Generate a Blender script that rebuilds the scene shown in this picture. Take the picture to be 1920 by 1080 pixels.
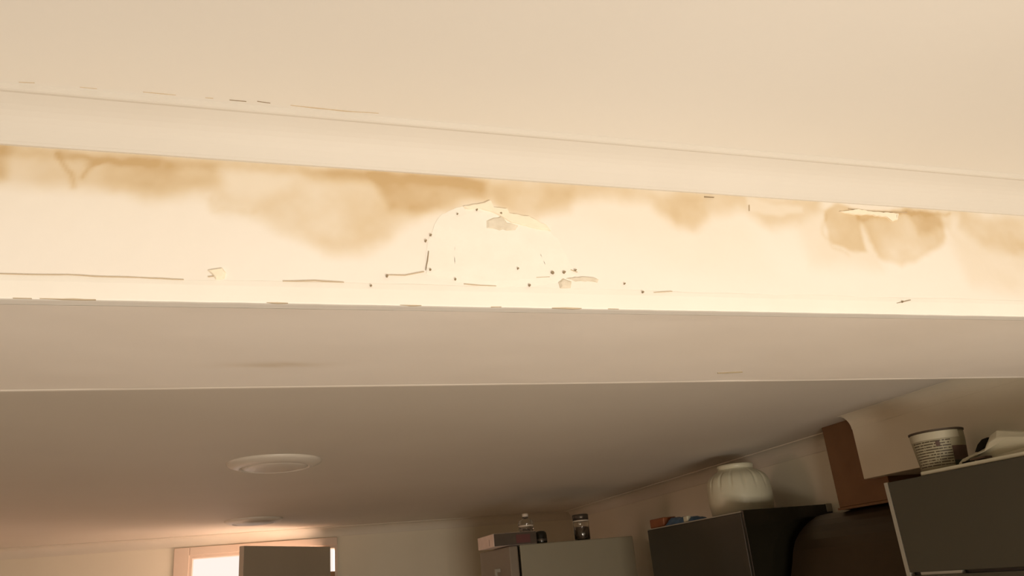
import bpy, bmesh, math, random
import numpy as np
from mathutils import Vector, Matrix

random.seed(7)
for o in list(bpy.data.objects):
    bpy.data.objects.remove(o)
S = bpy.context.scene
C = S.collection
EYE = 1.80                                   # eye height: every z below that is written as EYE + something is read off the photo


# ------------------------------------------------------------------ camera, world, lights, exposure
def look(yaw, pitch, roll):
    f = Vector((math.sin(yaw) * math.cos(pitch), math.cos(yaw) * math.cos(pitch), math.sin(pitch)))
    r0 = Vector((math.cos(yaw), -math.sin(yaw), 0))
    u0 = r0.cross(f)
    r = r0 * math.cos(roll) + u0 * math.sin(roll)
    u = -r0 * math.sin(roll) + u0 * math.cos(roll)
    return Matrix((r, u, -f)).transposed().to_4x4()


cam = bpy.data.cameras.new('camera')
cam.sensor_width = 36
cam.lens = 1475.5 / 1920 * 36
cam.clip_start = 0.01
co = bpy.data.objects.new('camera', cam)
C.objects.link(co)
co.matrix_world = Matrix.Translation((0, 0, EYE)) @ look(math.radians(19.02), math.radians(20.43), math.radians(-5.39))
S.camera = co

w = bpy.data.worlds.new('daylight')
S.world = w
w.use_nodes = True
w.node_tree.nodes['Background'].inputs[0].default_value = (1.0, 0.86, 0.78, 1)
w.node_tree.nodes['Background'].inputs[1].default_value = 1.06


def area(name, loc, target, sx, sy, power, color):
    l = bpy.data.lights.new(name, 'AREA')
    l.shape = 'RECTANGLE'
    l.size, l.size_y = sx, sy
    l.energy = power
    l.color = color
    o = bpy.data.objects.new(name, l)
    C.objects.link(o)
    o.location = loc
    o.rotation_euler = (Vector(target) - Vector(loc)).to_track_quat('-Z', 'Y').to_euler()
    return o


# warm lamp of the near room, low behind the photographer
area('room_lamp', (0.55, -1.40, 0.55), (0.7, 1.0, 2.30), 1.6, 0.9, 80, (1.0, 0.875, 0.735))
# daylight through the kitchen's side window
side = area('side_window_light', (-2.8, 4.45, 1.90), (1.3, 4.75, 2.03), 0.7, 0.4, 4.0, (1.0, 0.57, 0.44))
side.data.spread = math.radians(115)                     # spread narrowed to reach the carton and spare the ceiling
# low sun outside the open door, falling on the back of the door leaf
area('doorway_sun', (-1.15, 7.7, 2.35), (0.25, 5.8, 1.75), 0.7, 0.4, 340, (1.0, 0.70, 0.56))

S.view_settings.view_transform = 'Standard'
S.view_settings.look = 'None'
S.view_settings.gamma = 1
S.view_settings.use_curve_mapping = False
S.view_settings.exposure = 0.0


# ------------------------------------------------------------------ materials
def mat(name, col, rough=0.6, metal=0.0, spec=0.5, noise=None, bump=None, trans=0.0, coat=0.0):
    m = bpy.data.materials.new(name)
    m.use_nodes = True
    nt = m.node_tree
    b = nt.nodes['Principled BSDF']
    b.inputs['Base Color'].default_value = (*col, 1)
    b.inputs['Roughness'].default_value = rough
    b.inputs['Metallic'].default_value = metal
    b.inputs['Specular IOR Level'].default_value = spec
    b.inputs['Transmission Weight'].default_value = trans
    b.inputs['Coat Weight'].default_value = coat
    if noise or bump:
        tc = nt.nodes.new('ShaderNodeTexCoord')
    if noise:                                   # (scale, amount): uneven paint / grain
        n = nt.nodes.new('ShaderNodeTexNoise')
        n.inputs['Scale'].default_value = noise[0]
        n.inputs['Detail'].default_value = 5
        nt.links.new(tc.outputs['Object'], n.inputs['Vector'])
        r = nt.nodes.new('ShaderNodeValToRGB')
        a = noise[1]
        r.color_ramp.elements[0].position = 0.3
        r.color_ramp.elements[1].position = 0.7
        r.color_ramp.elements[0].color = (*[max(0, c * (1 - a * k)) for c, k in zip(col, (.8, 1, 1.3))], 1)
        r.color_ramp.elements[1].color = (*[min(1, c * (1 + a * .5)) for c in col], 1)
        nt.links.new(n.outputs['Fac'], r.inputs['Fac'])
        nt.links.new(r.outputs['Color'], b.inputs['Base Color'])
    if bump:
        n2 = nt.nodes.new('ShaderNodeTexNoise')
        n2.inputs['Scale'].default_value = bump[0]
        n2.inputs['Detail'].default_value = 6
        nt.links.new(tc.outputs['Object'], n2.inputs['Vector'])
        bp = nt.nodes.new('ShaderNodeBump')
        bp.inputs['Strength'].default_value = bump[1]
        bp.inputs['Distance'].default_value = 0.004
        nt.links.new(n2.outputs['Fac'], bp.inputs['Height'])
        nt.links.new(bp.outputs['Normal'], b.inputs['Normal'])
    return m


M = {}
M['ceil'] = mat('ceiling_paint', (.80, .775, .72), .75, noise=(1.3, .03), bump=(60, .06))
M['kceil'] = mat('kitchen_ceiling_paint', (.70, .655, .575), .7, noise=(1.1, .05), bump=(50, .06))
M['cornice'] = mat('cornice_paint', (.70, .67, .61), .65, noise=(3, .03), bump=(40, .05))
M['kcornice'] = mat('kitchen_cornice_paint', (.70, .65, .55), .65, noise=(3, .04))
M['wall'] = mat('wall_paint', (.78, .73, .60), .7, noise=(1.5, .06), bump=(50, .06))
M['soffit'] = mat('soffit_paint', (.86, .81, .73), .7, noise=(2.2, .05), bump=(45, .08))
M['bead'] = mat('corner_bead_paint', (.90, .88, .82), .6, noise=(9, .03), bump=(30, .12))
M['filler'] = mat('filler', (.885, .865, .80), .8, noise=(22, .03), bump=(60, .25))
M['flake'] = mat('peeling_paint', (.92, .85, .70), .7, noise=(40, .05), bump=(80, .2))
M['bare'] = mat('bare_and_shade_plaster', (.74, .69, .58), .85, noise=(60, .12), bump=(90, .3))
M['crack'] = mat('crack_dark', (.30, .235, .15), .9)
M['crackl'] = mat('crack_pale', (.60, .50, .36), .9)
M['soffit_crack'] = mat('soffit_crack', (.36, .30, .20), .9)
M['floor'] = mat('timber_floor', (.36, .26, .17), .45, noise=(3, .2))
M['grey_door'] = mat('grey_laminate', (.048, .047, .030), .38, noise=(2, .08))
M['grey_dark'] = mat('dark_laminate', (.026, .022, .012), .3, noise=(2, .1))
M['black_gloss'] = mat('black_gloss_panel', (.012, .011, .007), .16)
M['white_lam'] = mat('white_laminate', (.36, .34, .28), .45, noise=(6, .04))
M['steel'] = mat('brushed_steel', (.20, .105, .045), .45, metal=.4, noise=(9, .12))
M['steel_dark'] = mat('dark_steel', (.085, .06, .035), .33, metal=.7, noise=(5, .12))
M['white_plastic'] = mat('white_plastic', (.60, .58, .44), .35, noise=(8, .03))
M['fridge'] = mat('fridge_enamel', (.30, .275, .20), .4, noise=(3, .04))
M['fridge_door'] = mat('fridge_door_enamel', (.24, .20, .155), .35, noise=(3, .04))
M['dark'] = mat('dark_gap', (.010, .008, .005), .95, spec=.1)
M['door'] = mat('door_paint', (.42, .37, .29), .5, noise=(2, .06))
M['frame'] = mat('door_frame_paint', (.66, .54, .44), .5, noise=(4, .04))
M['card'] = mat('carton_board', (.93, .80, .74), .7, noise=(12, .1))
M['carddark'] = mat('carton_shade_tub_rim', (.075, .055, .036), .6, noise=(14, .25))
M['redprint'] = mat('red_print', (.12, .035, .03), .6)
M['white_paint'] = mat('white_gloss_paint', (.86, .82, .76), .4, noise=(3, .03))
M['glass'] = mat('clear_glass', (.93, .93, .90), .05, trans=1.0)
M['lid'] = mat('dark_metal_lid', (.10, .085, .07), .35, metal=.6, noise=(30, .1))
M['contents'] = mat('brown_contents', (.10, .065, .04), .7, noise=(60, .3))
M['paleband'] = mat('pale_label', (.70, .62, .52), .5, noise=(20, .08))
M['orange'] = mat('orange_packet', (.24, .075, .02), .5, noise=(14, .15))
M['blue'] = mat('blue_packet', (.05, .13, .27), .45, noise=(18, .3))
M['tub'] = mat('tub_plastic', (.34, .31, .21), .45, noise=(7, .05))
M['tubtop'] = mat('tub_plain_band', (.50, .47, .35), .45, noise=(7, .04))
M['brownprint'] = mat('maroon_print', (.10, .055, .04), .5, noise=(25, .3))
M['greenprint'] = mat('dark_green_print', (.018, .026, .012), .5)
M['lamp'] = mat('ceiling_light_plastic', (.68, .63, .55), .4, noise=(5, .03))


def label_mat():
    """fine lines of illegible dark print on the tub's cream label, in the label's own UV"""
    m = mat('printed_label', (.50, .44, .30), .5)
    nt = m.node_tree
    b = nt.nodes['Principled BSDF']
    uv = nt.nodes.new('ShaderNodeUVMap')
    sep = nt.nodes.new('ShaderNodeSeparateXYZ')
    nt.links.new(uv.outputs[0], sep.inputs[0])

    def math_(op, a, bb=None):
        n = nt.nodes.new('ShaderNodeMath')
        n.operation = op
        for i, v in enumerate((a, bb)):
            if v is None:
                continue
            if isinstance(v, (int, float)):
                n.inputs[i].default_value = v
            else:
                nt.links.new(v, n.inputs[i])
        return n.outputs[0]
    row = math_('MULTIPLY', sep.outputs[1], 10)
    fr = math_('FRACT', row)
    line = math_('MULTIPLY', math_('GREATER_THAN', fr, .28), math_('LESS_THAN', fr, .72))
    wn = nt.nodes.new('ShaderNodeTexNoise')
    wn.inputs['Scale'].default_value = 1.0
    wn.inputs['Detail'].default_value = 3
    cx = nt.nodes.new('ShaderNodeCombineXYZ')
    nt.links.new(math_('MULTIPLY', sep.outputs[0], 26), cx.inputs[0])
    nt.links.new(math_('MULTIPLY', math_('FLOOR', row), 7.3), cx.inputs[1])
    nt.links.new(cx.outputs[0], wn.inputs['Vector'])
    ink = math_('MULTIPLY', line, math_('GREATER_THAN', wn.outputs['Fac'], .42))
    mix = nt.nodes.new('ShaderNodeMix')
    mix.data_type = 'RGBA'
    mix.inputs['A'].default_value = (.36, .33, .22, 1)
    mix.inputs['B'].default_value = (.06, .042, .022, 1)
    nt.links.new(ink, mix.inputs['Factor'])
    nt.links.new(mix.outputs['Result'], b.inputs['Base Color'])
    return m


def stain_mat(name='stained_paint', ramp=((0, (.885, .855, .80)), (.35, (.80, .725, .60)), (.68, (.70, .575, .39)), (1, (.57, .41, .215)))):
    """white paint tinted by the water stain and shadow line density stored on the beam's own surface"""
    m = mat(name, ramp[0][1], .65, bump=(35, .12))
    nt = m.node_tree
    b = nt.nodes['Principled BSDF']
    at = nt.nodes.new('ShaderNodeAttribute')
    at.attribute_name = 'stain'
    r = nt.nodes.new('ShaderNodeValToRGB')
    for k, (pos, col) in enumerate(ramp):
        e = r.color_ramp.elements[0] if k == 0 else r.color_ramp.elements[len(r.color_ramp.elements) - 1] if k == len(ramp) - 1 else r.color_ramp.elements.new(pos)
        e.position = pos
        e.color = (*col, 1)
    nt.links.new(at.outputs['Fac'], r.inputs['Fac'])
    nt.links.new(r.outputs['Color'], b.inputs['Base Color'])
    return m


M['label'] = label_mat()
M['stain'] = stain_mat()
M['soffit_stain'] = stain_mat('soffit_paint_stained', ((0, (.87, .82, .75)), (1, (.60, .49, .33))))


# ------------------------------------------------------------------ helpers
def obj(name, bm, m, parent=None, smooth=False, bevel=0.0):
    me = bpy.data.meshes.new(name)
    bmesh.ops.recalc_face_normals(bm, faces=bm.faces)
    bm.to_mesh(me)
    bm.free()
    for mm in (m if isinstance(m, (list, tuple)) else [m]):
        me.materials.append(M[mm])
    if smooth:
        for p in me.polygons:
            p.use_smooth = True
    o = bpy.data.objects.new(name, me)
    C.objects.link(o)
    if parent is not None:
        o.parent = parent
        o.matrix_parent_inverse = Matrix.Translation(-Vector(parent.location)) if parent.type == 'EMPTY' and parent.rotation_euler.z == 0 else Matrix()
        if parent.type == 'EMPTY' and parent.rotation_euler.z:
            o.matrix_parent_inverse = Matrix()
    if bevel:
        md = o.modifiers.new('bevel', 'BEVEL')
        md.width = bevel
        md.segments = 2
        md.limit_method = 'ANGLE'
    return o


def thing(name, label, cat, loc, group=None, rotz=0):
    o = bpy.data.objects.new(name, None)
    o.empty_display_size = .05
    C.objects.link(o)
    o.location = loc
    o.rotation_euler = (0, 0, rotz)
    o['label'] = label
    o['category'] = cat
    if group:
        o['group'] = group
    return o


def struct(o):
    o['kind'] = 'structure'
    return o


def add_box(bm, x0, x1, y0, y1, z0, z1):
    v = [bm.verts.new(p) for p in ((x0, y0, z0), (x1, y0, z0), (x1, y1, z0), (x0, y1, z0), (x0, y0, z1), (x1, y0, z1), (x1, y1, z1), (x0, y1, z1))]
    for f in ((0, 3, 2, 1), (4, 5, 6, 7), (0, 1, 5, 4), (1, 2, 6, 5), (2, 3, 7, 6), (3, 0, 4, 7)):
        bm.faces.new([v[i] for i in f])
    return bm


def box(*a):
    return add_box(bmesh.new(), *a)


def prism(profile, axis, a, b):
    """closed 2D profile swept along an axis from a to b"""
    bm = bmesh.new()

    def pt(p, t):
        return {'x': (t, p[0], p[1]), 'y': (p[0], t, p[1]), 'z': (p[0], p[1], t)}[axis]
    A = [bm.verts.new(pt(p, a)) for p in profile]
    B = [bm.verts.new(pt(p, b)) for p in profile]
    n = len(profile)
    for i in range(n):
        bm.faces.new((A[i], A[(i + 1) % n], B[(i + 1) % n], B[i]))
    bm.faces.new(A[::-1])
    bm.faces.new(B)
    return bm


def lathe(profile, cx, cy, seg=48, warp=None, a0=0, a1=2 * math.pi):
    bm = bmesh.new()
    full = abs(a1 - a0 - 2 * math.pi) < 1e-6
    rings = []
    for r, z in profile:
        if r < 1e-6:
            rings.append([bm.verts.new((cx, cy, z))])
            continue
        ring = []
        for k in range(seg + (0 if full else 1)):
            a = a0 + (a1 - a0) * k / seg
            rr = r * (warp(a, z) if warp else 1)
            ring.append(bm.verts.new((cx + rr * math.cos(a), cy + rr * math.sin(a), z)))
        rings.append(ring)
    for p, q in zip(rings, rings[1:]):
        n = max(len(p), len(q))
        for k in range(n if full else n - 1):
            k2 = (k + 1) % n
            if len(p) == 1:
                bm.faces.new((p[0], q[k2], q[k]))
            elif len(q) == 1:
                bm.faces.new((p[k], p[k2], q[0]))
            else:
                bm.faces.new((p[k], p[k2], q[k2], q[k]))
    return bm


def cove(y_wall, z_ceil, size, sign, lip=.006, n=10):
    """concave cornice profile in (depth, z): sign -1 faces towards smaller depth"""
    p = [(y_wall, z_ceil), (y_wall, z_ceil - size - lip), (y_wall + sign * lip, z_ceil - size - lip), (y_wall + sign * lip * 1.2, z_ceil - size)]
    for k in range(n + 1):
        a = math.pi / 2 * k / n
        p.append((y_wall + sign * (lip * 1.2 + (size - lip * 1.2) * (1 - math.cos(a))), z_ceil - size + (size - lip) * math.sin(a)))
    p += [(y_wall + sign * (size + lip), z_ceil - lip * .8), (y_wall + sign * (size + lip), z_ceil)]
    return p


def sliver(pts, width, put, depth=.0012):
    """a thin ragged crack along a polyline; put(a, b, d) places plane coordinates (a, b) at d proud of the surface"""
    bm = bmesh.new()
    P = [Vector((p[0], p[1])) for p in pts]
    Q = []
    for a, b in zip(P, P[1:]):
        n = max(1, int((b - a).length / .012))
        for k in range(n):
            q = a.lerp(b, k / n)
            Q.append(q + Vector((random.uniform(-1, 1), random.uniform(-1, 1))) * width * .25)
    Q.append(P[-1])
    L, R = [], []
    for i, q in enumerate(Q):
        d = (Q[min(i + 1, len(Q) - 1)] - Q[max(i - 1, 0)]).normalized()
        nrm = Vector((-d.y, d.x))
        t = i / max(1, len(Q) - 1)
        ww = width * .5 * (.25 + .9 * math.sin(math.pi * min(1, max(0, .08 + .84 * t)))) * random.uniform(.6, 1.25)
        L.append(q + nrm * ww)
        R.append(q - nrm * ww)
    top = [[bm.verts.new(put(v.x, v.y, depth)) for v in s] for s in (L, R)]
    bot = [[bm.verts.new(put(v.x, v.y, -.001)) for v in s] for s in (L, R)]
    for i in range(len(Q) - 1):
        bm.faces.new((top[0][i], top[0][i + 1], top[1][i + 1], top[1][i]))
        bm.faces.new((top[0][i], bot[0][i], bot[0][i + 1], top[0][i + 1]))
        bm.faces.new((top[1][i], top[1][i + 1], bot[1][i + 1], bot[1][i]))
    return bm


def blob_on_face(pts, put, h, inset, jag=.0012):
    """raised flake or filler with an irregular feathered edge"""
    bm = bmesh.new()
    P = [Vector(p) for p in pts]
    Q = []
    for a, b in zip(P, P[1:] + P[:1]):
        n = max(1, int((b - a).length / .006))
        for k in range(n):
            Q.append(a.lerp(b, k / n) + Vector((random.uniform(-1, 1), random.uniform(-1, 1))) * jag)
    c = sum(Q, Vector((0, 0))) / len(Q)
    rad_ = sum((q - c).length for q in Q) / len(Q)
    rings = []
    for s, d in ((0, -.001), (0, h * .35), (min(.3, inset / rad_), h * .9), (min(.6, inset * 2.2 / rad_), h)):
        rings.append([bm.verts.new(put(*q.lerp(c, s), d)) for q in Q])
    n = len(Q)
    for p, q in zip(rings, rings[1:]):
        for k in range(n):
            bm.faces.new((p[k], p[(k + 1) % n], q[(k + 1) % n], q[k]))
    f = bm.faces.new(rings[-1])
    bmesh.ops.triangulate(bm, faces=[f])
    return bm


# ------------------------------------------------------------------ setting
XL, XR = -2.9, 2.46
YF, YB = 1.0445, 1.508                  # beam front and back faces
YN, YK = -3.4, 6.20                     # near room's end wall, kitchen's back wall
ZN, ZK, ZS = EYE + .652, EYE + .50, EYE + .38    # near ceiling, kitchen ceiling, beam underside
T = .12

floor = struct(obj('floor', box(XL - T, XR + T, YN - T, YK + T, -.1, 0), 'floor'))
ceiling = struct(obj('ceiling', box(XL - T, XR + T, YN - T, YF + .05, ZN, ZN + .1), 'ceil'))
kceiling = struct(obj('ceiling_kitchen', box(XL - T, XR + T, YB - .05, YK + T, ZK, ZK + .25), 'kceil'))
struct(obj('wall_left', box(XL - T, XL, YN - T, YK + T, 0, ZN), 'wall'))
struct(obj('wall_right', box(XR, XR + T, YN - T, YK + T, 0, ZN), 'wall'))
struct(obj('wall_rear', box(XL, XR, YN - T, YN, 0, ZN), 'wall'))

DX0, DX1, DZ = -.42, .592, EYE + .372       # doorway in the back wall
bm = bmesh.new()
add_box(bm, XL, DX0, YK, YK + T, 0, ZK)
add_box(bm, DX1, XR, YK, YK + T, 0, ZK)
add_box(bm, DX0, DX1, YK, YK + T, DZ, ZK)
struct(obj('wall_back', bm, 'wall'))

# --- beam between the rooms
beam = struct(obj('ceiling_beam', box(XL, XR, YF + .004, YB, ZS + .004, ZN), 'soffit'))


GRIDS = {}


def vnoise(x, z, sc, seed):
    if seed not in GRIDS:
        GRIDS[seed] = np.random.RandomState(seed).rand(256, 256)
    g = GRIDS[seed]
    X, Z = np.asarray(x) * sc + 100, np.asarray(z) * sc + 100
    i, j = np.floor(X).astype(int), np.floor(Z).astype(int)
    a, b = X - i, Z - j
    a, b = a * a * (3 - 2 * a), b * b * (3 - 2 * b)
    h = lambda p, q: g[p % 256, q % 256]
    return (h(i, j) * (1 - a) + h(i + 1, j) * a) * (1 - b) + (h(i, j + 1) * (1 - a) + h(i + 1, j + 1) * a) * b


def fbm(x, z, sc, seed):
    return sum(vnoise(x, z, sc * 2 ** k, seed + k) * .5 ** (k + 1) for k in range(4)) / .9375


def seg_dist(x, z, a, b):
    ax, az = a
    dx, dz = b[0] - ax, b[1] - az
    t = np.clip(((x - ax) * dx + (z - az) * dz) / (dx * dx + dz * dz + 1e-12), 0, 1)
    return np.hypot(x - ax - t * dx, z - az - t * dz)


def poly_sd(x, z, pts):
    """signed distance, positive inside"""
    d = np.full(x.shape, 1e9)
    ins = np.zeros(x.shape, bool)
    for a, b in zip(pts, pts[1:] + pts[:1]):
        d = np.minimum(d, seg_dist(x, z, a, b))
        c = ((a[1] > z) != (b[1] > z)) & (x < (b[0] - a[0]) * (z - a[1]) / (b[1] - a[1] + 1e-12) + a[0])
        ins ^= c
    return np.where(ins, d, -d)


# water stains: outlines on the beam's face in metres (x along the beam, height), strength, softness
# m per px 0.0008850000000000003
STAINS= [([(-0.4471, 2.4007), (-0.3294, 2.4001), (0.0053, 2.4004), (0.4135, 2.4008), (0.9629, 2.4018), (0.9552, 2.3733), (0.9107, 2.3559), (0.8412, 2.3438), (0.8025, 2.3642), (0.732, 2.3559), (0.7003, 2.3262), (0.6621, 2.3379), (0.6179, 2.3709), (0.5504, 2.3764), (0.4636, 2.3591), (0.415, 2.3298), (0.3712, 2.3319), (0.3423, 2.3486), (0.2951, 2.3438), (0.2359, 2.3214), (0.1945, 2.2886), (0.1398, 2.2699), (0.08, 2.2623), (0.0507, 2.2841), (0.0072, 2.3049), (-0.0215, 2.3165), (-0.0634, 2.3181), (-0.071, 2.3332), (-0.1318, 2.3292), (-0.1976, 2.3344), (-0.2423, 2.3377), (-0.2859, 2.34), (-0.3218, 2.3374), (-0.4359, 2.3291)], 0.4, 0.0195), ([(-0.2017, 2.3845), (-0.0663, 2.3875), (-0.048, 2.3701), (-0.0713, 2.3415), (-0.145, 2.3283), (-0.188, 2.3351), (-0.2053, 2.3499)], 0.3, 0.0159), ([(0.0505, 2.3217), (0.1102, 2.3184), (0.1723, 2.3291), (0.2328, 2.3417), (0.1866, 2.2891), (0.1398, 2.2716), (0.0947, 2.2663), (0.069, 2.285)], 0.12, 0.0159), ([(0.1503, 2.3899), (0.3367, 2.3855), (0.3365, 2.351), (0.2949, 2.342), (0.236, 2.324), (0.1879, 2.3256), (0.1691, 2.3554)], 0.42, 0.0124), ([(0.05, 2.3953), (0.1742, 2.3918), (0.1735, 2.3691), (0.0802, 2.3668)], 0.2, 0.0124), ([(-0.3409, 2.395), (-0.3173, 2.3907), (-0.3138, 2.3458), (-0.3336, 2.3365)], 0.4, 0.0089), ([(0.345, 2.3814), (0.4804, 2.3834), (0.4661, 2.3421), (0.4148, 2.3279), (0.371, 2.3301), (0.3465, 2.347)], 0.2, 0.0124), ([(0.964, 2.3717), (1.0111, 2.3853), (1.0414, 2.3828), (1.0337, 2.3329), (1.0314, 2.3011), (1.0032, 2.2926), (0.968, 2.3067), (0.9576, 2.3396)], 0.42, 0.0062), ([(1.0321, 2.3758), (1.1587, 2.3889), (1.2377, 2.3766), (1.2281, 2.3314), (1.1842, 2.2968), (1.1094, 2.2759), (1.0545, 2.2916), (1.0458, 2.3335)], 0.46, 0.0097), ([(1.1485, 2.3961), (1.2838, 2.3953), (1.2494, 2.3547), (1.1674, 2.3395)], 0.28, 0.0124), ([(1.2821, 2.3906), (1.5402, 2.3914), (1.5065, 2.3155), (1.3296, 2.3227), (1.276, 2.3561)], 0.42, 0.0195), ([(0.8898, 2.3621), (1.0565, 2.3772), (1.0583, 2.2657), (0.9096, 2.2656)], 0.16, 0.0248), ([(1.2452, 2.3434), (1.5197, 2.3452), (1.4633, 2.2184), (1.2609, 2.2458)], 0.2, 0.0336), ([(0.6555, 2.3854), (0.7391, 2.3911), (0.7188, 2.3421), (0.69, 2.3256), (0.6602, 2.3388)], 0.16, 0.0124), ([(0.4987, 2.3441), (0.6464, 2.3628), (0.7952, 2.3311), (0.828, 2.2432), (0.6276, 2.2556)], 0.05, 0.0354), ([(-0.0553, 2.3764), (-0.009, 2.3835), (0.0501, 2.3759), (0.0414, 2.351), (-0.0148, 2.3303), (-0.0502, 2.3363)], -0.24, 0.0142), ([(0.0502, 2.3602), (0.142, 2.3713), (0.1571, 2.3501), (0.0801, 2.3321)], -0.12, 0.0159), ([(0.8091, 2.3937), (0.9182, 2.3849), (0.9146, 2.3709), (0.8085, 2.3666)], -0.25, 0.0053)]
TIDE_AND_SHADOW= [([(-0.2628, 2.3858), (-0.2516, 2.3689), (-0.2422, 2.3568), (-0.2381, 2.3395)], 0.28, 0.0044), ([(-0.2098, 2.3797), (-0.2232, 2.3704), (-0.2276, 2.3563)], 0.28, 0.0044), ([(-0.26, 2.3902), (-0.234, 2.3842), (-0.2081, 2.3823), (-0.1419, 2.3829)], 0.22, 0.0062), ([(0.9664, 2.3719), (0.9523, 2.3288), (0.9654, 2.3055), (0.9961, 2.2923)], 0.16, 0.0035), ([(1.0452, 2.3635), (1.0791, 2.372), (1.1147, 2.3762)], 0.25, 0.0071), ([(-0.3277, 2.3858), (-0.1353, 2.386), (0.0803, 2.3871), (0.3236, 2.3846)], 0.16, 0.0089), ([(1.0449, 2.3787), (1.261, 2.3871)], 0.3, 0.0044), ([(-0.071, 2.3332), (-0.0619, 2.3149), (-0.0144, 2.3153)], 0.12, 0.0053)]
PATCH= [(0.2313, 2.2315), (0.2319, 2.2586), (0.2364, 2.2846), (0.2448, 2.3068), (0.2591, 2.3281), (0.2779, 2.3382), (0.2951, 2.3447), (0.3148, 2.3478), (0.334, 2.3527), (0.3462, 2.3442), (0.3612, 2.3368), (0.3799, 2.3315), (0.4056, 2.3246), (0.4265, 2.3119), (0.4425, 2.2961), (0.4501, 2.2764), (0.4584, 2.2568), (0.4648, 2.2364), (0.4474, 2.2244), (0.4032, 2.2179), (0.3602, 2.2133), (0.3185, 2.2104), (0.2783, 2.2178), (0.2548, 2.2255)]
FLAKES= [[(0.2933, 2.3428), (0.3253, 2.3512), (0.3351, 2.3555), (0.3393, 2.3438), (0.3634, 2.3425), (0.3662, 2.3344), (0.3992, 2.3307), (0.4262, 2.3174), (0.4323, 2.3085), (0.4043, 2.3117), (0.3683, 2.3189), (0.3568, 2.3265), (0.3411, 2.3347), (0.3202, 2.3399), (0.2964, 2.3384)], [(0.999, 2.3759), (1.0401, 2.3828), (1.0815, 2.3798), (1.1357, 2.3797), (1.1295, 2.3683), (1.1155, 2.3631), (1.1054, 2.3702), (1.0675, 2.3735), (1.0308, 2.3713)], [(0.8142, 2.3919), (0.908, 2.3896), (0.9081, 2.3811), (0.8103, 2.3698)], [(-0.0663, 2.2256), (-0.0476, 2.2294), (-0.0433, 2.2225), (-0.0457, 2.2139), (-0.0557, 2.2129), (-0.0607, 2.2204)]]
SPOT= [[(0.329, 2.3222), (0.352, 2.3308), (0.3629, 2.3177), (0.38, 2.314), (0.3732, 2.3064), (0.343, 2.3058), (0.3279, 2.3086)], [(0.4366, 2.2223), (0.4443, 2.2278), (0.4578, 2.2229), (0.455, 2.214), (0.4372, 2.2127)], [(0.4497, 2.2289), (0.4751, 2.2332), (0.5035, 2.2296), (0.4992, 2.225), (0.4652, 2.2249)], [(0.3894, 2.2516), (0.4258, 2.2664), (0.4371, 2.2489), (0.4052, 2.2372), (0.384, 2.24)]]
PITS= [(0.3141, 2.3377, 0.0019), (0.3522, 2.3336, 0.0027), (0.2831, 2.3286, 0.0016), (0.24, 2.2917, 0.0019), (0.2322, 2.2818, 0.0021), (0.2363, 2.2359, 0.0021), (0.3714, 2.2422, 0.0021), (0.4269, 2.237, 0.0032), (0.4464, 2.2385, 0.0032), (0.2729, 2.2218, 0.0021), (0.4656, 2.2427, 0.0021), (0.3875, 2.2157, 0.0021), (0.5759, 2.2091, 0.0021), (0.1497, 2.2084, 0.0021), (0.1728, 2.2238, 0.0021), (0.5465, 2.2227, 0.0016), (1.0857, 2.2031, 0.0027)]
CRACKS= [([(0.2354, 2.2656), (0.233, 2.2501), (0.2299, 2.2356)], 0.00283), ([(-0.2333, 2.2134), (-0.2182, 2.2131), (-0.201, 2.2122), (-0.1751, 2.2123), (-0.0953, 2.2109)], 0.00177), ([(-0.3067, 2.2125), (-0.2718, 2.2122), (-0.2333, 2.2134)], 0.00106), ([(0.03, 2.2123), (0.0726, 2.2143), (0.1126, 2.2131)], 0.00133), ([(1.0732, 2.2009), (1.092, 2.2043), (1.1062, 2.2076)], 0.0031), ([(0.1721, 2.2263), (0.1998, 2.2263), (0.2274, 2.233)], 0.00142), ([(0.2862, 2.2155), (0.3105, 2.2136), (0.3352, 2.2134)], 0.00124), ([(0.4, 2.2291), (0.4219, 2.2307)], 0.00142), ([(0.4586, 2.2434), (0.4689, 2.2401)], 0.00177), ([(-0.0658, 2.2156), (-0.0512, 2.2176)], 0.00177), ([(0.7227, 2.3879), (0.7416, 2.3882)], 0.00266), ([(0.81, 2.3781), (0.8074, 2.3665)], 0.00177), ([(1.0226, 2.3839), (1.0822, 2.382), (1.1572, 2.3843)], 0.00177), ([(0.5958, 2.2095), (0.6296, 2.2122)], 0.00115)]
EDGE= [([(-0.2885, 2.1797), (-0.2682, 2.1795)], 0.00354), ([(-0.2595, 2.1797), (-0.1969, 2.1788)], 0.00266), ([(0.1902, 2.1795), (0.2208, 2.1785)], 0.00266), ([(0.3241, 2.1787), (0.3404, 2.1781)], 0.00354), ([(0.4203, 2.1787), (0.4419, 2.1782), (0.4682, 2.1795)], 0.00354), ([(0.0097, 2.1792), (0.0374, 2.179)], 0.00221), ([(0.5123, 2.1767), (0.5304, 2.177)], 0.00266)]
CCRACK= [([(-0.2994, 0.9815), (-0.281, 0.9794)], 0.00239), ([(-0.2291, 0.9797), (-0.2092, 0.9798)], 0.00159), ([(-0.154, 0.9774), (-0.1134, 0.9778)], 0.00159), ([(-0.0765, 0.9777), (-0.0663, 0.9773)], 0.00239), ([(-0.0458, 0.9776), (-0.0236, 0.9776)], 0.00319), ([(-0.0089, 0.9751), (0.0081, 0.9762)], 0.00319), ([(0.0353, 0.9768), (0.0755, 0.9781), (0.1128, 0.9786), (0.1582, 0.9766)], 0.00239), ([(0.3843, 0.9943), (0.3936, 0.996)], 0.00239)]
SOFF= [([(0.9374, 1.4287), (0.9682, 1.4254), (0.9952, 1.4219)], 0.0022)]



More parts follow.
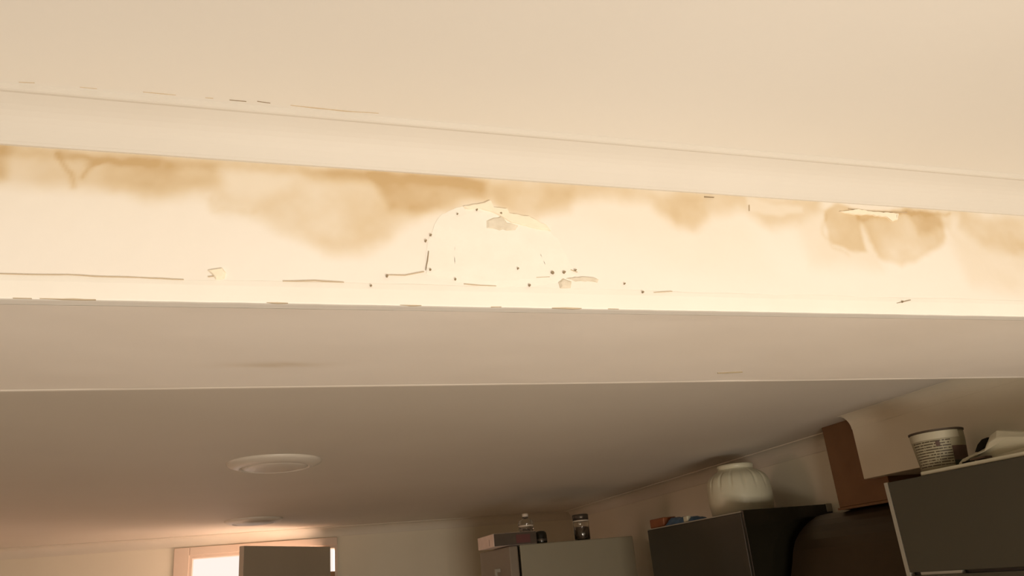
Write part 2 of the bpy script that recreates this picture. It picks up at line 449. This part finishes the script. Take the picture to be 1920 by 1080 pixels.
def stain_at(x, z):
    wx = x + (fbm(x, z, 14, 11) - .5) * .035
    wz = z + (fbm(x, z, 14, 31) - .5) * .030
    s = np.zeros(x.shape)
    for pts, amt, soft in STAINS:
        d = poly_sd(wx, wz, pts)
        t = np.clip(d / (2 * soft) + .5, 0, 1)
        t = t * t * (3 - 2 * t)
        if amt > 0:
            rim = np.exp(-(d / max(soft * .9, .006)) ** 2) * .18     # the darker tide line of a dried stain
            s = s + amt * np.clip(t * (1 + (fbm(x, z, 20, 51) - .5) * .9) + rim * t, 0, 1.2) * (1 - s * .55)
        else:
            s = s * (1 + amt * 2.0 * t)
    for pts, amt, wd in TIDE_AND_SHADOW:  # tide lines, plus the shadow line below the cornice painted in as stain
        d = np.full(x.shape, 1e9)
        for a, b in zip(pts, pts[1:]):
            d = np.minimum(d, seg_dist(x + (fbm(x, z, 60, 5) - .5) * .012, z + (fbm(x, z, 60, 9) - .5) * .012, a, b))
        s = s + amt * np.exp(-(d / wd) ** 2)
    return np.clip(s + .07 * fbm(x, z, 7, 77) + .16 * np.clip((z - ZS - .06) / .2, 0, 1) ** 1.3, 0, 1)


x0, x1, dz = -1.3, XR, .003
nx, nz = int((x1 - x0) / .0035), int((ZN - (ZS + .024)) / dz)
gx, gz = np.meshgrid(np.linspace(x0, x1, nx), np.linspace(ZS + .024, ZN, nz))
st = stain_at(gx, gz)
gy = YF - (fbm(gx, gz, 6, 3) - .5) * .0020 - (fbm(gx, gz, 45, 4) - .5) * .0007
verts = np.stack([gx, gy, gz], -1).reshape(-1, 3)
idx = np.arange(nx * nz).reshape(nz, nx)
faces = np.stack([idx[:-1, :-1], idx[:-1, 1:], idx[1:, 1:], idx[1:, :-1]], -1).reshape(-1, 4)
me = bpy.data.meshes.new('stained_face')
me.from_pydata(verts.tolist(), [], faces.tolist())
me.attributes.new('stain', 'FLOAT', 'POINT').data.foreach_set('value', st.reshape(-1).astype(np.float32))
me.materials.append(M['stain'])
for p in me.polygons:
    p.use_smooth = True
face = bpy.data.objects.new('stained_face', me)
C.objects.link(face)
face.parent = beam
obj('plain_face', box(XL, x0, YF - .001, YF + .004, ZS + .02, ZN), 'bead', beam)

# rounded corner bead along the lower edge, slightly ragged
bm = bmesh.new()
prof = [(YF + .004, .040), (YF - .0004, .032), (YF - .0016, .024), (YF - .0018, .010), (YF - .0016, .002), (YF - .0006, .0002), (YF + .003, -.0002), (YF + .03, .0012), (YF + .03, .004)]
N = 420
rows = []
for i in range(N + 1):
    x = XL + (XR - XL) * i / N
    j1, j2 = (fbm(np.array(x), np.array(.3), 9, 61) - .5) * .005, (fbm(np.array(x), np.array(.7), 40, 71) - .5) * .0009
    rows.append([bm.verts.new((x, y + j2 * .5, ZS + z + (j1 if k < 2 else j2))) for k, (y, z) in enumerate(prof)])
for p, q in zip(rows, rows[1:]):
    for k in range(len(prof) - 1):
        bm.faces.new((p[k], p[k + 1], q[k + 1], q[k]))
obj('corner_bead', bm, 'bead', beam)

# underside plaster
nx2, ny2 = 260, 46
bm = bmesh.new()
rows = []
for j in range(ny2 + 1):
    y = YF + .02 + (YB - YF - .02) * j / ny2
    rows.append([bm.verts.new((XL + (XR - XL) * i / nx2, y, ZS + (fbm(np.array(XL + (XR - XL) * i / nx2), np.array(y), 5, 91) - .5) * .004 * min(1, j / 3, (ny2 - j) / 3))) for i in range(nx2 + 1)])
for p, q in zip(rows, rows[1:]):
    for k in range(nx2):
        bm.faces.new((p[k], q[k], q[k + 1], p[k + 1]))
so = obj('soffit_plaster', bm, 'soffit_stain', beam, smooth=True)
vx = np.array([v.co.x for v in so.data.vertices])
vy = np.array([v.co.y for v in so.data.vertices])
ss = .5 * np.exp(-((vx - .03) / .075) ** 2 - ((vy - 1.352 - .02 * (fbm(vx, vy, 20, 6) - .5)) / .014) ** 2) + .22 * fbm(vx, vy, 2.5, 44)
so.data.attributes.new('stain', 'FLOAT', 'POINT').data.foreach_set('value', ss.astype(np.float32))
obj('back_edge_bead', box(XL, XR, YB - .012, YB + .002, ZS - .0006, ZS + .03), 'soffit', beam, bevel=.003)

put_face = lambda a, b, d: (a, YF - d, b)
put_soffit = lambda a, b, d: (a, b, ZS - d)
put_ceiling = lambda a, b, d: (a, b, ZN - d)
obj('filler_patch', blob_on_face(PATCH, put_face, .0017, .016), 'filler', beam)
for pts in FLAKES[:2] + FLAKES[3:]:
    obj('paint_flake', blob_on_face(pts, lambda a, b, d: put_face(a, b, d), .0046, .0015, .0008), 'flake', beam)
for pts in SPOT[:3]:  # bare plaster, and beside the filler a patch of shade put into colour
    obj('bare_and_shade_spot', blob_on_face(pts, lambda a, b, d: put_face(a, b, d), .0042, .003, .0015), 'bare', beam)
for a, b, r in PITS:
    r *= .68
    pts = [(a + r * random.uniform(.6, 1.3) * math.cos(t), b + r * random.uniform(.6, 1.3) * math.sin(t)) for t in [k * math.pi / 4 for k in range(8)]]
    bmp = bmesh.new()
    lo = [bmp.verts.new(put_face(p[0], p[1], 0)) for p in pts]
    hi = [bmp.verts.new(put_face(p[0], p[1], .0050)) for p in pts]
    for k in range(8):
        bmp.faces.new((lo[k], lo[(k + 1) % 8], hi[(k + 1) % 8], hi[k]))
    bmp.faces.new(hi)
    obj('plaster_pit', bmp, 'crack', beam)
for pts, wd in CRACKS:
    obj('paint_crack', sliver(pts, wd * .5, put_face, .0026), 'crackl' if wd < .0026 else 'crack', beam)
for pts, wd in EDGE:
    obj('edge_chip', sliver([(p[0], ZS + .0004) for p in pts], wd * .4, put_face, .0022), 'crackl', beam)
for pts, wd in SOFF:
    obj('soffit_crack', sliver(pts, wd, put_soffit, .0022), 'soffit_crack', beam)

# --- cornices
cs = .0535
tp = [(YF + .01, ZN), (YF + .01, ZN - cs - .004), (YF - .004, ZN - cs - .004), (YF - .0052, ZN - cs)]
for k in range(9):                                   # shallow hollow splay
    u = k / 8
    tp.append((YF - .0055 - u * (cs - .0085) + .006 * math.sin(math.pi * u), ZN - cs + u * (cs - .008) + .006 * math.sin(math.pi * u)))
tp += [(YF - cs - .002, ZN - .0085), (YF - cs - .0045, ZN - .0075), (YF - cs - .005, ZN - .001), (YF - cs - .005, ZN)]
trim = struct(obj('trim_1', prism(tp, 'x', XL, XR), 'cornice'))
for pts, wd in CCRACK:
    obj('ceiling_crack', sliver(pts, wd * .6, put_ceiling, .0008), 'crackl' if wd < .0025 else 'crack', ceiling)
KC = .062
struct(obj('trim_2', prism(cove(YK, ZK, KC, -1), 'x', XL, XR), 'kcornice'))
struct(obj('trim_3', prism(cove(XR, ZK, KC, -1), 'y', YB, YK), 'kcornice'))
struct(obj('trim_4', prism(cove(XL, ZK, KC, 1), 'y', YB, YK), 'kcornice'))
# boxed bulkhead over the near wall cabinet
BX, BY, BZ = 2.25, 2.57, EYE + .253
struct(obj('wall_bulkhead', box(BX, XR, YB, BY, BZ, ZK), 'wall', bevel=.002))
struct(obj('trim_5', prism(cove(BX, ZK, .052, -1, .001), 'y', YB, BY), 'wall'))

# --- doorway at the far end
bm = bmesh.new()
fw = .10
add_box(bm, DX0 - fw, DX0, YK - .018, YK, 0, DZ + .055)
add_box(bm, DX0, DX1, YK - .018, YK, DZ, DZ + .055)
door = struct(obj('door_1', bm, 'frame', bevel=.004))
bm = bmesh.new()
add_box(bm, DX0, DX0 + .02, YK - .01, YK + T, 0, DZ)
add_box(bm, DX1 - .02, DX1, YK - .01, YK + T, 0, DZ)
add_box(bm, DX0 + .02, DX1 - .02, YK - .01, YK + T, DZ - .02, DZ)
obj('door_jamb', bm, 'frame', door)
# leaf standing open into the kitchen, hinged at the jamb away from the window side
ang = math.atan2(5.42 - 6.172, -.065 - .528)
hx, hy = .528, 6.172
bm = box(.004, .96, -.018, .018, .02, DZ - EYE - .012 + EYE)
leaf = obj('door_leaf', bm, 'door', door, bevel=.003)
leaf.matrix_parent_inverse = Matrix()
leaf.location = (hx, hy, 0)
leaf.rotation_euler = (0, 0, ang)
lb = obj('bounce_panel', box(.02, .95, -.0245, -.0185, .03, DZ - .02), 'white_paint', leaf)  # unseen white panel added so the leaf bounces more daylight onto the lintel
lb.matrix_parent_inverse = Matrix()
for zz in (EYE + .14, 1.1, .25):
    hb = box(hx + .002, DX1 - .02, YK - .012, YK - .004, zz - .05, zz + .05)
    obj('door_hinge', hb, 'steel', door)
# ground outside the doorway
struct(obj('ground_outside', box(-4, 4, YK + T, YK + 5, -.1, -.02), 'frame'))


# ------------------------------------------------------------------ things
def disc(x, y, label):
    t = thing('ceiling_light', label, 'ceiling light', (x, y, ZK), 'round kitchen ceiling lights')
    obj('rim', lathe([(.172, ZK), (.172, ZK - .004), (.166, ZK - .011), (.128, ZK - .024), (.122, ZK - .022), (.122, ZK - .012)], x, y, 64), 'lamp', t, smooth=True)
    obj('diffuser', lathe([(.122, ZK - .012), (.119, ZK - .020), (.10, ZK - .025), (.05, ZK - .028), (0, ZK - .029)], x, y, 64), 'lamp', t, smooth=True)
    return t


disc(.07, 3.11, 'round white ceiling light on the kitchen ceiling, the one nearer the beam')
disc(.0, 5.27, 'round white ceiling light on the kitchen ceiling, the one nearer the open door')

# wall cabinet under the bulkhead
CX = 2.0
CT = EYE + .20
cab = thing('wall_cabinet', 'grey wall cabinet below the bulkhead, with white edging and the tub on top', 'cabinet', (2.22, 1.7, EYE - .75))
obj('carcass', box(CX + .020, XR, 1.15, 2.195, EYE - .75, CT), 'grey_dark', cab, bevel=.001)
obj('edge_strip', box(CX + .001, CX + .021, 2.183, 2.199, EYE - .75, CT), 'white_lam', cab)
obj('door', box(CX, CX + .019, 1.15, 2.180, EYE - .083, CT - .001), 'grey_door', cab, bevel=.002)
obj('door', box(CX, CX + .019, 1.15, 2.172, EYE - .75, EYE - .092), 'grey_door', cab, bevel=.002)
obj('rail', box(CX + .004, CX + .02, 1.98, 2.14, EYE - .0925, EYE - .0828), 'white_lam', cab)

# board lying on top
bd = obj('white_board', box(2.008, 2.20, 1.30, 2.040, CT + .0004, CT + .0125), 'white_plastic', bevel=.002)
bd['label'] = 'thin white board lying flat on the wall cabinet under the printed tub'
bd['category'] = 'board'

# printed tub
JX, JY, JZ = 2.10, 2.028, CT + .013
tub = thing('plastic_tub', 'cream plastic tub with a printed label, open dark top, on the cabinet under the bulkhead', 'tub', (JX, JY, JZ))
obj('body', lathe([(0, JZ), (.066, JZ), (.070, JZ + .004), (.0785, JZ + .090), (.079, JZ + .120), (.075, JZ + .120), (.073, JZ + .09), (.066, JZ + .01), (0, JZ + .008)], JX, JY, 56), 'tub', tub, smooth=True)
obj('rim', lathe([(.0785, JZ + .116), (.082, JZ + .117), (.082, JZ + .122), (.075, JZ + .122)], JX, JY, 56), 'carddark', tub)
obj('upper_band', lathe([(.0795, JZ + .092), (.0802, JZ + .115)], JX, JY, 40, a0=math.radians(130), a1=math.radians(275)), 'tubtop', tub, smooth=True)


def curved_patch(name, a0, a1, z0, z1, m, off=.0012, seg=20):
    bm = bmesh.new()
    uvl = bm.loops.layers.uv.new('UVMap')
    rad = lambda z: .070 + (z - JZ - .004) * .0985 + off
    cols = []
    for k in range(seg + 1):
        a = math.radians(a0 + (a1 - a0) * k / seg)
        cols.append([bm.verts.new((JX + rad(z) * math.cos(a), JY + rad(z) * math.sin(a), z)) for z in (z0, z1)])
    for k in range(seg):
        f = bm.faces.new((cols[k][0], cols[k + 1][0], cols[k + 1][1], cols[k][1]))
        for lp, (u, v) in zip(f.loops, ((k / seg, 0), ((k + 1) / seg, 0), ((k + 1) / seg, 1), (k / seg, 1))):
            lp[uvl].uv = (u, v)
    return obj(name, bm, m, tub, smooth=True)


curved_patch('label_text', 160, 250, JZ + .008, JZ + .090, 'label', .0012)
curved_patch('label_picture', 251, 300, JZ + .010, JZ + .066, 'brownprint', .0014)
curved_patch('label_mark', 218, 227, JZ + .070, JZ + .084, 'brownprint', .0020, 6)
curved_patch('label_foot', 250, 290, JZ + .004, JZ + .022, 'greenprint', .0022)

# white moulded appliance at the picture's edge
ap = thing('white_appliance', 'white moulded plastic appliance with a pointed nose and a dark opening, beside the tub', 'appliance', (2.08, 1.72, CT + .0125))
zb = CT + .0126
pf = [(1.935, zb), (1.932, zb + .010), (1.910, zb + .018), (1.860, zb + .024), (1.825, zb + .028), (1.800, zb + .034), (1.788, zb + .050), (1.775, zb + .063), (1.748, zb + .074), (1.715, zb + .066), (1.66, zb + .052), (1.58, zb + .040), (1.50, zb + .030), (1.48, zb)]
bm = bmesh.new()
prof_w = lambda y: .012 + .040 * min(1, max(0, (1.94 - y) / .12)) ** .7
LEV = []
for s in (-1, -.8, .8, 1):
    kz = 1 if abs(s) < .9 else .72
    LEV.append([bm.verts.new((2.075 + s * prof_w(y), y, zb + (z - zb) * kz)) for y, z in pf])
for p, q in zip(LEV, LEV[1:]):
    for k in range(len(pf)):
        k2 = (k + 1) % len(pf)
        bm.faces.new((p[k], p[k2], q[k2], q[k]))
bm.faces.new(LEV[0][::-1])
bm.faces.new(LEV[-1])
obj('body', bm, 'white_plastic', ap, smooth=False, bevel=.003)
obj('opening', prism([(1.838, zb + .027), (1.790, zb + .033), (1.783, zb + .060), (1.802, zb + .058), (1.822, zb + .046)], 'x', 2.030, 2.10), 'dark', ap)
obj('foot_and_gap', box(2.026, 2.13, 1.868, 1.89, zb, zb + .006), 'dark', ap)  # dark strip standing in for the shaded gap beneath the body
obj('foot_and_gap', box(2.018, 2.13, 1.80, 1.85, zb + .004, zb + .010), 'contents', ap)  # second strip of painted shade under the body

# chimney hood between the cabinets
hood = thing('range_hood', 'brown steel chimney hood with a flared canopy between two wall cabinets', 'range hood', (2.3, 2.62, EYE - .36))
FX = 2.30
obj('flue', box(FX, XR, 2.50, 2.805, EYE + .168, ZK), 'steel', hood, bevel=.002)
obj('flue_collar', box(FX - .004, XR, 2.495, 2.812, EYE + .158, EYE + .1675), 'steel', hood)
cp = [(XR, EYE + .158), (2.36, EYE + .158), (2.315, EYE + .150), (2.27, EYE + .130), (2.235, EYE + .108), (2.205, EYE + .083), (2.18, EYE + .055), (2.162, EYE + .020), (2.145, EYE - .03), (2.122, EYE - .09), (2.07, EYE - .20), (2.00, EYE - .31), (1.99, EYE - .36), (XR, EYE - .36)]
obj('canopy', prism(cp, 'y', 2.26, 2.98), 'steel_dark', hood, smooth=False)
obj('control_strip', box(1.975, 1.992, 2.3, 2.94, EYE - .36, EYE - .318), 'black_gloss', hood)

# second wall cabinet beyond the hood
c2 = thing('wall_cabinet', 'dark wall cabinet with a black gloss end carrying the white ribbed pot', 'cabinet', (2.22, 3.5, EYE - .75))
obj('carcass', box(CX + .019, XR, 3.068, 3.97, EYE - .75, CT), 'grey_dark', c2)
obj('end_panel', box(CX + .001, XR, 3.05, 3.068, EYE - .75, CT + .003), 'black_gloss', c2, bevel=.001)
obj('door', box(CX, CX + .018, 3.071, 3.97, EYE - .75, CT - .006), 'grey_dark', c2, bevel=.002)
obj('top_edge', box(CX + .002, CX + .03, 3.07, 3.97, CT - .005, CT), 'white_lam', c2)
obj('top_edge', box(2.43, 2.458, 3.046, 3.06, CT - .03, CT + .0045), 'white_lam', c2)

# white ribbed pot
VX, VY, VZ = 2.205, 3.36, CT + .0035
pot = thing('ribbed_pot', 'large white ribbed pot with a short neck on the dark wall cabinet', 'pot', (VX, VY, VZ))
rib = lambda a, z: 1 - (.05 * max(0, math.cos(a * 16)) ** 6 if VZ + .125 < z < VZ + .195 else 0)
pr = [(0, VZ), (.138, VZ), (.144, VZ + .006), (.149, VZ + .05), (.150, VZ + .09), (.149, VZ + .12), (.148, VZ + .134), (.146, VZ + .148), (.139, VZ + .166), (.126, VZ + .181), (.106, VZ + .194), (.090, VZ + .203), (.082, VZ + .210), (.080, VZ + .222)]
obj('body', lathe(pr, VX, VY, 192, rib), 'white_plastic', pot, smooth=True)
obj('neck', lathe([(.078, VZ + .208), (.083, VZ + .210), (.086, VZ + .226), (.083, VZ + .231), (.075, VZ + .231), (.073, VZ + .21)], VX, VY, 64), 'white_plastic', pot, smooth=True)

# packets at the far end of that cabinet
op = obj('orange_packet', box(2.012, 2.09, 3.80, 3.955, CT + .0005, CT + .046), 'orange', bevel=.006)
op['label'] = 'small orange packet on the far end of the dark wall cabinet'
op['category'] = 'packet'
bm = bmesh.new()
NXp, NYp = 14, 26
rows = []
for i in range(NXp + 1):
    r = []
    for j in range(NYp + 1):
        u, v = i / NXp, j / NYp
        x, y = 2.012 + .11 * u, 3.50 + .29 * v
        e = min(1, 5 * u + .15, 5 * (1 - u) + .1) * min(1, 7 * v + .1, 7 * (1 - v) + .3)
        h = (.009 + .018 * v + .018 * float(fbm(np.array(x), np.array(y), 25, 8))) * e
        r.append(bm.verts.new((x + (float(fbm(np.array(x), np.array(y), 30, 2)) - .5) * .008, y, CT + .0006 + h)))
    rows.append(r)
for p, q in zip(rows, rows[1:]):
    for k in range(NYp):
        bm.faces.new((p[k], q[k], q[k + 1], p[k + 1]))
rim = [rows[0][k] for k in range(NYp + 1)] + [rows[i][-1] for i in range(1, NXp + 1)] + [rows[-1][k] for k in range(NYp - 1, -1, -1)] + [rows[i][0] for i in range(NXp - 1, 0, -1)]
low = [bm.verts.new((v.co.x, v.co.y, CT + .0005)) for v in rim]
for k in range(len(rim)):
    k2 = (k + 1) % len(rim)
    bm.faces.new((rim[k], rim[k2], low[k2], low[k]))
bm.faces.new(low)
bp_ = thing('blue_packet', 'crumpled blue packet beside the orange packet on the dark wall cabinet', 'packet', (2.05, 3.65, CT))
obj('bag', bm, 'blue', bp_, smooth=True)
obj('white_corner', box(2.008, 2.03, 3.545, 3.585, CT + .001, CT + .028), 'white_plastic', bp_, bevel=.004)

# refrigerator in the corner, its side towards the camera
FT = EYE + .197
fr = thing('refrigerator', 'tall pale refrigerator in the far kitchen corner with its side facing the room', 'refrigerator', (1.8, 4.85, 0))
obj('body', box(1.452, 2.165, 4.50, 5.14, .03, FT), 'fridge', fr, bevel=.006)
obj('door', box(1.385, 1.440, 4.502, 5.14, .06, FT - .003), 'fridge_door', fr, bevel=.008)
obj('door_gasket', box(1.440, 1.452, 4.512, 5.13, .06, FT - .012), 'dark', fr)
hd = bmesh.new()
add_box(hd, 1.352, 1.366, 4.70, 4.722, EYE - .42, EYE + .082)
add_box(hd, 1.362, 1.388, 4.70, 4.722, EYE + .062, EYE + .082)
add_box(hd, 1.362, 1.388, 4.70, 4.722, EYE - .42, EYE - .40)
obj('handle', hd, 'white_lam', fr, bevel=.003)
for fy in (4.55, 5.09):
    for fx in (1.5, 2.1):
        obj('foot_and_gap', lathe([(0, 0), (.02, 0), (.02, .03), (0, .03)], fx, fy, 16), 'dark', fr)

# carton, roll and glass jars on the refrigerator
BT = FT + .0006
cb = thing('carton', 'flat pale carton overhanging the top of the refrigerator, pink lit end', 'carton', (1.44, 4.67, BT))
obj('box_body', box(1.302, 1.560, 4.508, 4.86, BT, BT + .070), 'card', cb, bevel=.002)
obj('shaded_side', box(1.304, 1.558, 4.504, 4.508, BT + .001, BT + .068), 'carddark', cb)  # carton side turned from the window, its shade put into the colour
obj('red_panel', box(1.435, 1.52, 4.5025, 4.504, BT + .010, BT + .056), 'redprint', cb)
obj('seam', box(1.3012, 1.302, 4.60, 4.604, BT + .008, BT + .045), 'redprint', cb)
rl = thing('dark_tin', 'small dark round-topped tin against the end of the carton on the refrigerator', 'tin', (1.597, 4.55, BT))
obj('body', lathe([(0, BT), (.034, BT), (.036, BT + .004), (.036, BT + .045), (.033, BT + .058), (.024, BT + .067), (0, BT + .070)], 1.600, 4.548, 36), 'black_gloss', rl, smooth=True)
obj('band', lathe([(.0362, BT + .012), (.0366, BT + .014), (.0366, BT + .022), (.0362, BT + .024)], 1.600, 4.548, 36), 'lid', rl)

GZ = BT + .0708
gj = thing('glass_bottle', 'squat clear glass bottle with a small stopper standing on the carton', 'bottle', (1.535, 4.57, GZ))
gx_, gy_ = 1.523, 4.57
obj('glass', lathe([(0, GZ), (.036, GZ), (.042, GZ + .004), (.044, GZ + .02), (.038, GZ + .03), (.046, GZ + .042), (.044, GZ + .058), (.03, GZ + .068), (.018, GZ + .074), (.017, GZ + .084), (.013, GZ + .084), (.014, GZ + .072), (.03, GZ + .06), (.038, GZ + .045), (.033, GZ + .03), (.036, GZ + .012), (0, GZ + .008)], gx_, gy_, 40), 'glass', gj, smooth=True)
obj('waist_band', lathe([(.040, GZ + .029), (.0435, GZ + .031), (.0435, GZ + .036), (.041, GZ + .038)], gx_, gy_, 40), 'paleband', gj, smooth=True)
obj('stopper', lathe([(0, GZ + .080), (.0125, GZ + .080), (.0125, GZ + .085), (.018, GZ + .086), (.019, GZ + .098), (.013, GZ + .104), (0, GZ + .105)], gx_, gy_, 28), 'paleband', gj, smooth=True)
jx, jy = 1.866, 4.56
jr = thing('glass_jar', 'straight glass jar with a dark lid alone on the refrigerator top', 'jar', (jx, jy, BT))
obj('glass', lathe([(0, BT), (.044, BT), (.047, BT + .005), (.047, BT + .108), (.042, BT + .118), (.042, BT + .124), (.039, BT + .124), (.039, BT + .116), (.044, BT + .106), (.044, BT + .008), (0, BT + .006)], jx, jy, 40), 'glass', jr, smooth=True)
obj('contents', lathe([(0, BT + .0075), (.0425, BT + .0085), (.0425, BT + .068), (.03, BT + .074), (0, BT + .072)], jx, jy, 36), 'contents', jr, smooth=True)
obj('lid', lathe([(.0425, BT + .112), (.0475, BT + .113), (.0485, BT + .142), (.045, BT + .147), (0, BT + .148)], jx, jy, 40), 'lid', jr, smooth=True)
obj('neck_ring', lathe([(.0472, BT + .106), (.049, BT + .108), (.049, BT + .1115), (.0472, BT + .113)], jx, jy, 40), 'paleband', jr, smooth=True)
